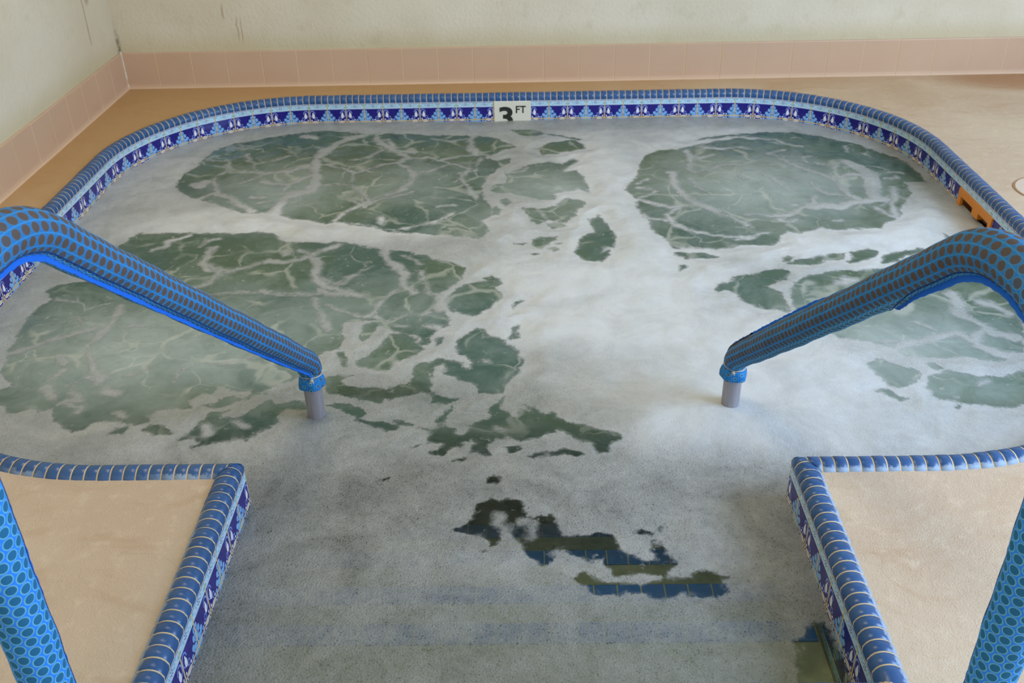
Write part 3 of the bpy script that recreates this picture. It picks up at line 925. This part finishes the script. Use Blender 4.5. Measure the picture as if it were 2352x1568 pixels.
# basin shell, bench and steps
ZB = -0.92
bm = bmesh.new()
top = [bm.verts.new((x, y, Z0 - 2 * T + 0.001)) for x, y in OUTLINE]
def cen(v, k): return v
bot = [bm.verts.new((x, y, ZB)) for x, y in OUTLINE]
nn = len(top)
for i in range(nn):
    j = (i + 1) % nn
    bm.faces.new((top[i], top[j], bot[j], bot[i]))
bm.faces.new(bot)
bmesh.ops.triangulate(bm, faces=[f for f in bm.faces if len(f.verts) > 4])
link('basin', bm_mesh('basin', bm), M_PLASTER, tub)
# bench all round, inner edge a smaller rounded rectangle
bm = bmesh.new()
mp = main_path
cx0, cy0 = (XL + XR) / 2, (YF + YB) / 2
inn = []
for (x, y) in mp:
    sx = (abs(x - cx0) - 0.40 if abs(x - cx0) > 0.41 else abs(x - cx0)) * (1 if x > cx0 else -1)
    sx = (x - cx0) * (1.498 - 0.42) / 1.498
    sy = (y - cy0) * (1.2175 - 0.42) / 1.2175
    inn.append((cx0 + sx, cy0 + sy))
zb = -0.50
a_ = [bm.verts.new((x, y, zb)) for x, y in mp]; b_ = [bm.verts.new((x, y, zb)) for x, y in inn]; c_ = [bm.verts.new((x, y, ZB)) for x, y in inn]
for i in range(len(mp) - 1):
    bm.faces.new((a_[i], b_[i], b_[i + 1], a_[i + 1])); bm.faces.new((b_[i], c_[i], c_[i + 1], b_[i + 1]))
link('bench', bm_mesh('bench', bm), M_PLASTER, tub)
for (y0, y1, z, xa, xb) in ((CF, 1.305, -0.175, CL, CR), (1.305, 1.535, -0.31, CL, CR), (1.535, 1.785, -0.445, CL, CR), (1.785, 2.03, -0.58, CL - 0.02, CR + 0.02)):
    bm = bmesh.new(); box(bm, xa + 0.001, xb - 0.001, y0 + 0.001, y1, ZB + 0.01, z, 0.004)
    st = link('step', bm_mesh('step', bm), M_PLASTER, tub)
    bm = bmesh.new(); box(bm, xa + 0.006, xb - 0.006, y1 - 0.046, y1 + 0.004, z - 0.03, z + 0.004, 0.003)
    link('step_edge_tiles', bm_mesh('step_edge_tiles', bm), M_NOSING, st, label='blue tile nosing')

# ---------------------------------------------------------------- depth marker
mk = empty('depth_marker', (-0.0435, YB, -0.09), label='white depth marker tile reading 3 FT among the painted tiles of the far side', cat='sign')
bm = bmesh.new(); box(bm, -0.121, 0.034, YB - 0.0035, YB + 0.004, -0.174, -0.0185, 0.0012)
link('tile', bm_mesh('tile', bm), M_SIGN, mk)
def text_mesh(name, txt, size, bold, xr, zr, parent, spacing=1.0):
    cu = bpy.data.curves.new(name, 'FONT'); cu.body = txt; cu.size = size; cu.offset = bold; cu.extrude = 0.0006; cu.space_character = spacing
    tmp = bpy.data.objects.new(name, cu); COL.objects.link(tmp)
    dg = bpy.context.evaluated_depsgraph_get()
    me = bpy.data.meshes.new_from_object(tmp.evaluated_get(dg))
    bpy.data.objects.remove(tmp)
    xs = [v.co.x for v in me.vertices]; ys = [v.co.y for v in me.vertices]
    w0, w1, h0, h1 = min(xs), max(xs), max(ys), min(ys)
    if name == 'numeral': xr = (-0.101, -0.0425); zr = (-0.0400, -0.128)
    for v in me.vertices:
        x, y, z = v.co
        v.co = (xr[0] + (x - w0) / (w1 - w0) * (xr[1] - xr[0]), YB - 0.0040 - z, zr[0] + (y - h0) / (h1 - h0) * (zr[1] - zr[0]))
    me.update()
    me.materials.clear()
    return link(name, me, M_BLACK, parent)
text_mesh('numeral', '3', 0.150, 0.0042, (-0.101, -0.043), (-0.0415, -0.040), mk)
text_mesh('lettering', 'FT', 0.043, 0.0008, (-0.030, 0.0125), (-0.037, -0.068), mk, 1.05)

# ---------------------------------------------------------------- skimmer
sk = empty('skimmer', (XR, (SK_Y0 + SK_Y1) / 2, SK_Z), label='orange plastic skimmer opening in the right-hand tile band', cat='skimmer')
bm = bmesh.new()
box(bm, XR - 0.006, XR + 0.006, SK_Y0 - 0.004, SK_Y1 + 0.004, SK_Z - 0.024, SK_Z + 0.001, 0.0015)
box(bm, XR - 0.006, XR + 0.006, SK_Y0 - 0.004, SK_Y0 + 0.017, -0.172, SK_Z - 0.022, 0.0015)
box(bm, XR - 0.006, XR + 0.006, SK_Y1 - 0.020, SK_Y1 + 0.004, -0.172, SK_Z - 0.022, 0.0015)
box(bm, XR - 0.006, XR + 0.030, (SK_Y0 + SK_Y1) / 2 - 0.034, (SK_Y0 + SK_Y1) / 2 + 0.012, SK_Z - 0.046, SK_Z - 0.022, 0.0015)
link('frame', bm_mesh('frame', bm), M_ORANGE, sk)
bm = bmesh.new()
x0, x1, y0, y1, z0, z1 = XR + 0.005, XR + 0.24, SK_Y0 + 0.002, SK_Y1 - 0.002, -0.172, SK_Z - 0.004
v = [bm.verts.new(c) for c in ((x0, y0, z0), (x0, y1, z0), (x0, y1, z1), (x0, y0, z1), (x1, y0, z0), (x1, y1, z0), (x1, y1, z1), (x1, y0, z1))]
for f in ((0, 1, 5, 4), (1, 2, 6, 5), (3, 7, 6, 2), (0, 4, 7, 3), (4, 5, 6, 7)): bm.faces.new([v[i] for i in f])
link('throat', bm_mesh('throat', bm), M_PEACH, sk)

ld = empty('deck_cover', (1.703, 2.945, 0), label='round off-white cover set in the deck beside the skimmer', cat='cover')
bm = bmesh.new()
N = 72
def disc(bm, prof, n=N, cx=1.703, cy=2.945):
    rings = []
    for (r, z) in prof:
        rings.append([bm.verts.new((cx + r * math.cos(2 * math.pi * i / n), cy + r * math.sin(2 * math.pi * i / n), z)) for i in range(n)])
    for a, b in zip(rings, rings[1:]):
        for i in range(n): bm.faces.new((a[i], a[(i + 1) % n], b[(i + 1) % n], b[i]))
    return rings
r = disc(bm, [(0.112, 0.0003), (0.112, 0.0022), (0.1105, 0.0032), (0.060, 0.0030), (0.058, 0.0026), (0.02, 0.0026)])
bm.faces.new(r[-1])
link('cap', bm_mesh('cap', bm, False), M_LID, ld)
bm = bmesh.new(); disc(bm, [(0.1125, 0.0003), (0.1135, 0.0024), (0.1170, 0.0024), (0.1185, 0.0002)])
link('rim', bm_mesh('rim', bm), M_LIDRING, ld)

# ---------------------------------------------------------------- handrails
def rail_path(near, post, a, b, rt_=0.155, rb=0.055):
    """centre line: up from the deck, over the top bend, down the slope, into the water"""
    n0 = Vector((*near, 0)); n1 = Vector((*post, 0)); L = (n1 - n0).length; d = (n1 - n0).normalized()
    # in-plane coordinates (s along d from the near leg, z)
    f = lambda s: b + a * (near[1] + s * d.y)
    al = math.atan(-a * d.y)                      # slope angle below horizontal
    up_ = 1 / math.cos(al)
    P = [(0.0, 0.02)]
    zc = f(rt_) - rt_ * up_
    z = 0.02
    while z < zc: P.append((0.0, z)); z += 0.012
    turn = math.pi / 2 + al
    for i in range(41):
        t = math.pi - turn * i / 40
        P.append((rt_ + rt_ * math.cos(t), zc + rt_ * math.sin(t)))
    # lower bend
    sb = L - rb
    zb_ = f(sb) - rb * up_
    turn2 = math.pi / 2 - al
    e = (sb + rb * math.cos(turn2 + 0.0), zb_ + rb * math.sin(turn2 + 0.0))
    s0, z0_ = P[-1]
    n = 70
    for i in range(1, n + 1): P.append((s0 + (e[0] - s0) * i / n, z0_ + (e[1] - z0_) * i / n))
    for i in range(1, 13):
        t = turn2 * (1 - i / 12)
        P.append((sb + rb * math.cos(t), zb_ + rb * math.sin(t)))
    z = P[-1][1]
    while z > -0.40: z -= 0.01; P.append((L, z))
    pts = [n0 + d * s + Vector((0, 0, z)) for s, z in P]
    B = Vector((d.y, -d.x, 0))
    return pts, B
def frames(pts, B):
    F, s = [], 0.0
    for i, p in enumerate(pts):
        t = (pts[min(i + 1, len(pts) - 1)] - pts[max(i - 1, 0)]).normalized()
        if i: s += (p - pts[i - 1]).length
        F.append((p, t, B.cross(t).normalized(), s))
    return F
def resample(F, s0, s1, n):
    o = []; j = 0
    for i in range(n + 1):
        q = s0 + (s1 - s0) * i / n
        while j < len(F) - 2 and F[j + 1][3] < q: j += 1
        a, b = F[j], F[j + 1]; t = (q - a[3]) / max(1e-9, b[3] - a[3])
        o.append((a[0].lerp(b[0], t), a[1].lerp(b[1], t).normalized(), a[2].lerp(b[2], t).normalized(), q))
    return o
def tube(name, F, B, rad, mat, parent, n=48, cap=False, label=None):
    verts, faces, uv = [], [], []
    for i, (p, t, N_, s) in enumerate(F):
        for k in range(n + 1):
            th = 2 * math.pi * k / n
            r = rad(s, th + math.pi) if callable(rad) else rad
            verts.append(p - N_ * (r * math.cos(th)) - B * (r * math.sin(th))); uv.append(((k / n), s))
    for i in range(len(F) - 1):
        for k in range(n):
            a = i * (n + 1) + k
            faces.append((a, a + 1, a + n + 2, a + n + 1))
    return link(name, mesh(name, verts, faces, uv, smooth=True), mat, parent, label=label)
def ribbon(name, F, B, base_r, ang, width, thick, wav, mat, parent, label=None, fold=0.0):
    """thin double flap standing off the sleeve; a closed rectangular section, slightly scalloped"""
    verts, faces = [], []
    for i, (p, t, N_, s) in enumerate(F):
        th = ang(s)
        rd = N_ * math.cos(th) + B * math.sin(th)
        tn = -N_ * math.sin(th) + B * math.cos(th)
        w = width(s) + wav * (math.sin(s * 260) * 0.5 + math.sin(s * 97 + 1) * 0.5)
        br = base_r(s)
        ends = 1.0
        bend = tn * (fold * w)
        for (r_, q) in ((br - 0.002, -thick), (br + w, -thick * 0.8), (br + w + 0.0006, 0), (br + w, thick * 0.8), (br - 0.002, thick)):
            verts.append(p + rd * r_ + tn * q + (bend if r_ > br else Vector((0, 0, 0))))
    for i in range(len(F) - 1):
        for k in range(5):
            a = i * 5 + k; b = i * 5 + (k + 1) % 5
            faces.append((a, b, b + 5, a + 5))
    faces.append((0, 1, 2, 3, 4)); e = (len(F) - 1) * 5; faces.append((e + 4, e + 3, e + 2, e + 1, e))
    return link(name, mesh(name, verts, faces, smooth=False), mat, parent, label=label)

def handrail(near, post, a, b, side, label):
    pts, B = rail_path(near, post, a, b, 0.155 if side < 0 else 0.175)
    F = frames(pts, B)
    total = F[-1][3]
    root = empty('handrail', (near[0], near[1], 0), label=label, cat='handrail', group='handrails flanking the entry channel')
    tube('steel_tube', F, B, 0.0212, M_STEEL, root, label='bare steel tube')
    s_post = max(s for (p, t, n, s) in F if p.z > -0.006)
    s_top = next(s for (p, t, n, s) in F if p.z > 0 and s > 0.2 and t.z < 0.2)
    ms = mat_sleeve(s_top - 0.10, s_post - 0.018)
    s_cord = s_post - 0.016; s_end = s_post + 0.014
    ph = 1.3 if side < 0 else 0.4
    rr = random.Random(5 + side)
    def rad(s, th):
        r = 0.0315
        taper = (s - (s_cord - 0.25)) / 0.25
        if taper > 0: r -= 0.0035 * min(1, taper)
        r += 0.0007 * math.sin(s * 31 + ph + 2 * th) + 0.0005 * math.sin(s * 77 + 3 * th)
        g = math.exp(-((s - s_cord) / 0.007) ** 2)
        r -= 0.0035 * g
        if s > s_cord: r += 0.0035 * min(1.0, (s - s_cord) / 0.02) + 0.0016 * math.sin(5 * th + ph) * min(1, (s - s_cord) / 0.02)
        # inner side of the top bend is bunched up
        c = math.cos(th)
        if c < 0: r += 0.0009 * (-c) * math.sin(s * 430) * math.exp(-((s - s_top) / 0.10) ** 2)
        return r
    FS = resample(F, 0.0, s_end, 620)
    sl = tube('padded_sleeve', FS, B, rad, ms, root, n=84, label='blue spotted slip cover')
    # gathered lower edge skews: notch
    FF = resample(F, 0.02, s_cord - 0.005, 420)
    s_tw = s_top + 0.235
    if side < 0:
        ang = lambda s: math.radians(158 - 6 * math.sin(s * 3))
        wid = lambda s: (0.0030 + 0.0045 * min(1, max(0, (s - s_top + 0.30) / 0.2))) * (1 - 0.35 * min(1, max(0, (s - s_top - 0.1) / 0.9)))
    else:
        def ang(s):
            if s < s_tw: return math.radians(-158)
            t = min(1, (s - s_tw) / 0.42)
            return math.radians(-158 - (360 - 158 + 6) * (t * t * (3 - 2 * t)))
        wid = lambda s: (0.0030 + 0.0065 * min(1, max(0, (s - s_top + 0.30) / 0.2))) if s < s_tw - 0.05 else 0.0095 - 0.004 * min(1, (s - s_tw + 0.05) / 0.12)
    ribbon('zip_flap', FF, B, lambda s: 0.0312 - 0.003 * min(1, max(0, (s - s_cord + 0.25) / 0.25)), ang, wid, 0.0011, 0.0009, M_FLAP, sl, label='bright blue binding along the sleeve')
    # seam cord beside the flap
    sgn = -1 if side < 0 else 1
    seam_off = math.radians(17) * sgn
    def seam(s0, s1, off, rr_, mat, nm, k=300, h=0.0):
        G = resample(F, s0, s1, k); out_ = []
        for (p, t, N_, s) in G:
            th = ang(s) + off
            out_.append((p + (N_ * math.cos(th) + B * math.sin(th)) * (rad(s, th) + h), t, N_, s))
        return tube(nm, out_, B, rr_, mat, sl, n=8)
    seam(0.02, s_cord - 0.02, seam_off, 0.0011, M_DARKBLUE, 'seam')
    if side > 0:
        seam(s_cord - 0.17, s_cord - 0.004, math.radians(-14), 0.0030, M_DARK, 'zip_gap', 60, 0.0005)  # dark strip: shade of the open zip slit put into its colour
    # drawstring with its toggle knot
    FC = resample(F, s_cord - 0.004, s_cord + 0.004, 2)[1]
    p0, t0, N0, s0 = FC
    ring = []
    for i in range(65):
        th = 2 * math.pi * i / 64
        r = rad(s0, th) + 0.0012
        ring.append(p0 + N0 * r * math.cos(th) + B * r * math.sin(th) + t0 * 0.004 * math.sin(th + ph))
    verts, faces = [], []
    for i, q in enumerate(ring):
        rd = (q - p0).normalized()
        for k in range(8):
            an = 2 * math.pi * k / 8
            verts.append(q + rd * 0.0017 * math.cos(an) + t0 * 0.0017 * math.sin(an))
    for i in range(64):
        for k in range(8):
            faces.append((i * 8 + k, i * 8 + (k + 1) % 8, (i + 1) * 8 + (k + 1) % 8, (i + 1) * 8 + k))
    link('drawstring', mesh('drawstring', verts, faces, smooth=True), M_CORD, sl, label='cream drawstring')
    bm = bmesh.new()
    th = math.radians(-118 if side > 0 else 118)
    # side facing the photographer
    face = (Vector((0, 0, 0)) + CAM_POS - p0); face = (face - t0 * face.dot(t0)).normalized()
    kp = p0 + face * (rad(s0, 0) + 0.003) + t0 * 0.002
    bmesh.ops.create_icosphere(bm, subdivisions=2, radius=0.0046, matrix=Matrix.Translation(kp))
    for sgn2 in (-1, 1):
        side_v = face.cross(t0)
        v_ = bmesh.ops.create_icosphere(bm, subdivisions=2, radius=0.0028, matrix=Matrix.Translation(kp + t0 * 0.006 + side_v * 0.003 * sgn2))
    link('toggle', bm_mesh('toggle', bm, True), M_CORD, sl)
    return root, F
M_DARKBLUE = mat_cloth('dark_blue_thread', srgb(10, 50, 110), srgb(20, 70, 140))
handrail((-0.645, 0.870), (-0.504, 1.900), -0.8913, 1.7364 + 0.002, -1, 'left-hand handrail in blue spotted sleeve, bare steel foot in green open water')
handrail((0.650, 0.930), (0.486, 1.918), -0.8677, 1.6948 + 0.002, 1, 'right-hand handrail in blue spotted sleeve, bare steel foot in thick white foam')

# ---------------------------------------------------------------- water and foam
def parse(txt): return [[tuple(float(c) / 1000 for c in q.split(',')) for q in l.split()] for l in txt.strip().split('\n')]
holes = parse(HOLES)
streaks = []
for l in STREAKS.strip().split('\n'):
    w, *r_ = l.split(); streaks.append((float(w) / 1000, [tuple(float(c) / 1000 for c in q.split(',')) for q in r_]))
def seg_d2(px, py, a, b):
    vx, vy = b[0] - a[0], b[1] - a[1]; L2 = vx * vx + vy * vy + 1e-12
    t = np.clip(((px - a[0]) * vx + (py - a[1]) * vy) / L2, 0, 1)
    dx = px - a[0] - t * vx; dy = py - a[1] - t * vy
    return dx * dx + dy * dy
def outline_sd(px, py, poly):
    d2 = np.full(px.shape, 1e9); ins = np.zeros(px.shape, bool); n = len(poly)
    for i in range(n):
        a, b = poly[i], poly[(i + 1) % n]
        d2 = np.minimum(d2, seg_d2(px, py, a, b))
        if a[1] != b[1]:
            c = ((a[1] > py) != (b[1] > py)) & (px < (b[0] - a[0]) * (py - a[1]) / (b[1] - a[1]) + a[0])
            ins ^= c
    return np.sqrt(d2) * np.where(ins, -1, 1)          # negative inside
rs = np.random.RandomState(11)
LAT = rs.rand(256, 256)
def vnoise(x, y, sc):
    x = x * sc + 50.3; y = y * sc + 70.7
    xi = np.floor(x).astype(int); yi = np.floor(y).astype(int); fx = x - xi; fy = y - yi
    fx = fx * fx * (3 - 2 * fx); fy = fy * fy * (3 - 2 * fy)
    g = lambda a, b: LAT[a % 256, b % 256]
    return (g(xi, yi) * (1 - fx) + g(xi + 1, yi) * fx) * (1 - fy) + (g(xi, yi + 1) * (1 - fx) + g(xi + 1, yi + 1) * fx) * fy
def waves(x, y):
    h = (vnoise(x, y, 3.0) - 0.5) * 0.007 + (vnoise(x, y, 9.0) - 0.5) * 0.004
    for (cx, cy, rx, ry, s) in MURK: h = h + 0.008 * s * np.exp(-(((x - cx) / rx) ** 2 + ((y - cy) / ry) ** 2) * 2.5)
    calm = np.clip((y - 1.5) / 0.5, 0.15, 1)
    return WATER + h * calm
def blend(x, y, data, base, gain=1.0):
    num = np.full(x.shape, base * 0.12); den = np.full(x.shape, 0.12)
    for (cx, cy, rx, ry, s) in data:
        w = np.exp(-(((x - cx) / rx) ** 2 + ((y - cy) / ry) ** 2))
        num += w * s; den += w
    return num / den
def summed(x, y, data):
    r = np.zeros(x.shape)
    for (cx, cy, rx, ry, s) in data: r = np.maximum(r, s * np.exp(-(((x - cx) / rx) ** 2 + ((y - cy) / ry) ** 2) * 1.2))
    return r
def grid(step, pad):
    xs = np.arange(XL - pad, XR + pad + step, step); ys = np.arange(CF - pad, YB + pad + step, step)
    gx, gy = np.meshgrid(xs, ys)
    return gx, gy
def build_grid(name, gx, gy, gz, keep, attrs, mat, **k):
    ny, nx = gx.shape
    idx = np.arange(nx * ny).reshape(ny, nx)
    q = keep[:-1, :-1] & keep[1:, :-1] & keep[:-1, 1:] & keep[1:, 1:]
    f = np.stack([idx[:-1, :-1][q], idx[:-1, 1:][q], idx[1:, 1:][q], idx[1:, :-1][q]], 1)
    used = np.unique(f); remap = np.full(nx * ny, -1); remap[used] = np.arange(len(used)); f = remap[f]
    V = np.stack([gx.ravel(), gy.ravel(), gz.ravel()], 1)[used]
    me = bpy.data.meshes.new(name)
    me.vertices.add(len(V)); me.vertices.foreach_set('co', V.astype(np.float32).ravel())
    me.loops.add(len(f) * 4); me.loops.foreach_set('vertex_index', f.astype(np.int32).ravel())
    me.polygons.add(len(f)); me.polygons.foreach_set('loop_start', np.arange(0, len(f) * 4, 4, dtype=np.int32))
    me.update(calc_edges=True)
    me.polygons.foreach_set('use_smooth', [True] * len(me.polygons))
    for nm, a in attrs.items():
        at = me.attributes.new(nm, 'FLOAT', 'POINT'); at.data.foreach_set('value', a.ravel()[used].astype(np.float32))
    return link(name, me, mat, **k)
gx, gy = grid(0.02, 0.02)
sd = outline_sd(gx, gy, OUTLINE)
build_grid('water', gx, gy, waves(gx, gy), sd < 0.024, {'murk': summed(gx, gy, MURK), 'clear': np.maximum(summed(gx, gy, CLEAR), np.clip((1.95 - gy) / 0.3, 0, 1))}, M_WATER,
           kind='stuff', label='churning grey-green water filling the tub, seen between the foam', cat='water')
gx, gy = grid(0.005, 0.008)
sd = outline_sd(gx, gy, OUTLINE)
F_ = np.full(gx.shape, 0.10)
px_ = gx + (vnoise(gx, gy, 24) - 0.5) * 0.011 + (vnoise(gx + 3, gy, 70) - 0.5) * 0.007
py_ = gy + (vnoise(gx, gy + 5, 24) - 0.5) * 0.014 + (vnoise(gx + 9, gy, 70) - 0.5) * 0.009
STK = np.full(gx.shape, -0.10)
wmod = 0.65 + 0.9 * vnoise(gx + 7, gy + 2, 15)
for poly in holes:
    xs = [p[0] for p in poly]; ys = [p[1] for p in poly]
    m_ = (gx > min(xs) - .1) & (gx < max(xs) + .1) & (gy > min(ys) - .1) & (gy < max(ys) + .1)
    if m_.any(): F_[m_] = np.minimum(F_[m_], outline_sd(px_[m_], py_[m_], poly))
for (w, ln) in streaks:
    xs = [p[0] for p in ln]; ys = [p[1] for p in ln]
    m_ = (gx > min(xs) - .1) & (gx < max(xs) + .1) & (gy > min(ys) - .1) & (gy < max(ys) + .1)
    if not m_.any(): continue
    d2 = np.full(int(m_.sum()), 1e9)
    for a, b in zip(ln, ln[1:]): d2 = np.minimum(d2, seg_d2(px_[m_], py_[m_], a, b))
    STK[m_] = np.maximum(STK[m_], w * 0.5 * wmod[m_] - np.sqrt(d2))
strk = np.clip(-F_ / 0.012, 0, 1) * np.clip((0.035 - STK) / 0.02, 0, 1)
F_ = np.clip(np.maximum(F_, STK), -0.06, 0.10)
dens = np.clip(blend(gx, gy, DENS, 0.6), 0, 1)
th = np.clip(F_ / 0.07, 0, 1); th = th * th * (3 - 2 * th)
gz = waves(gx, gy) + 0.0012 + th * (0.002 + dens * 0.004) + th * dens * (vnoise(gx, gy, 16) - 0.3) * 0.006
build_grid('foam', gx, gy, gz, (sd < 0.012) & (F_ > -0.048), {'foam': F_, 'dens': dens, 'streak': strk}, M_FOAM,
           kind='stuff', label='white foam and bubbles drifting in patches over the water', cat='foam')
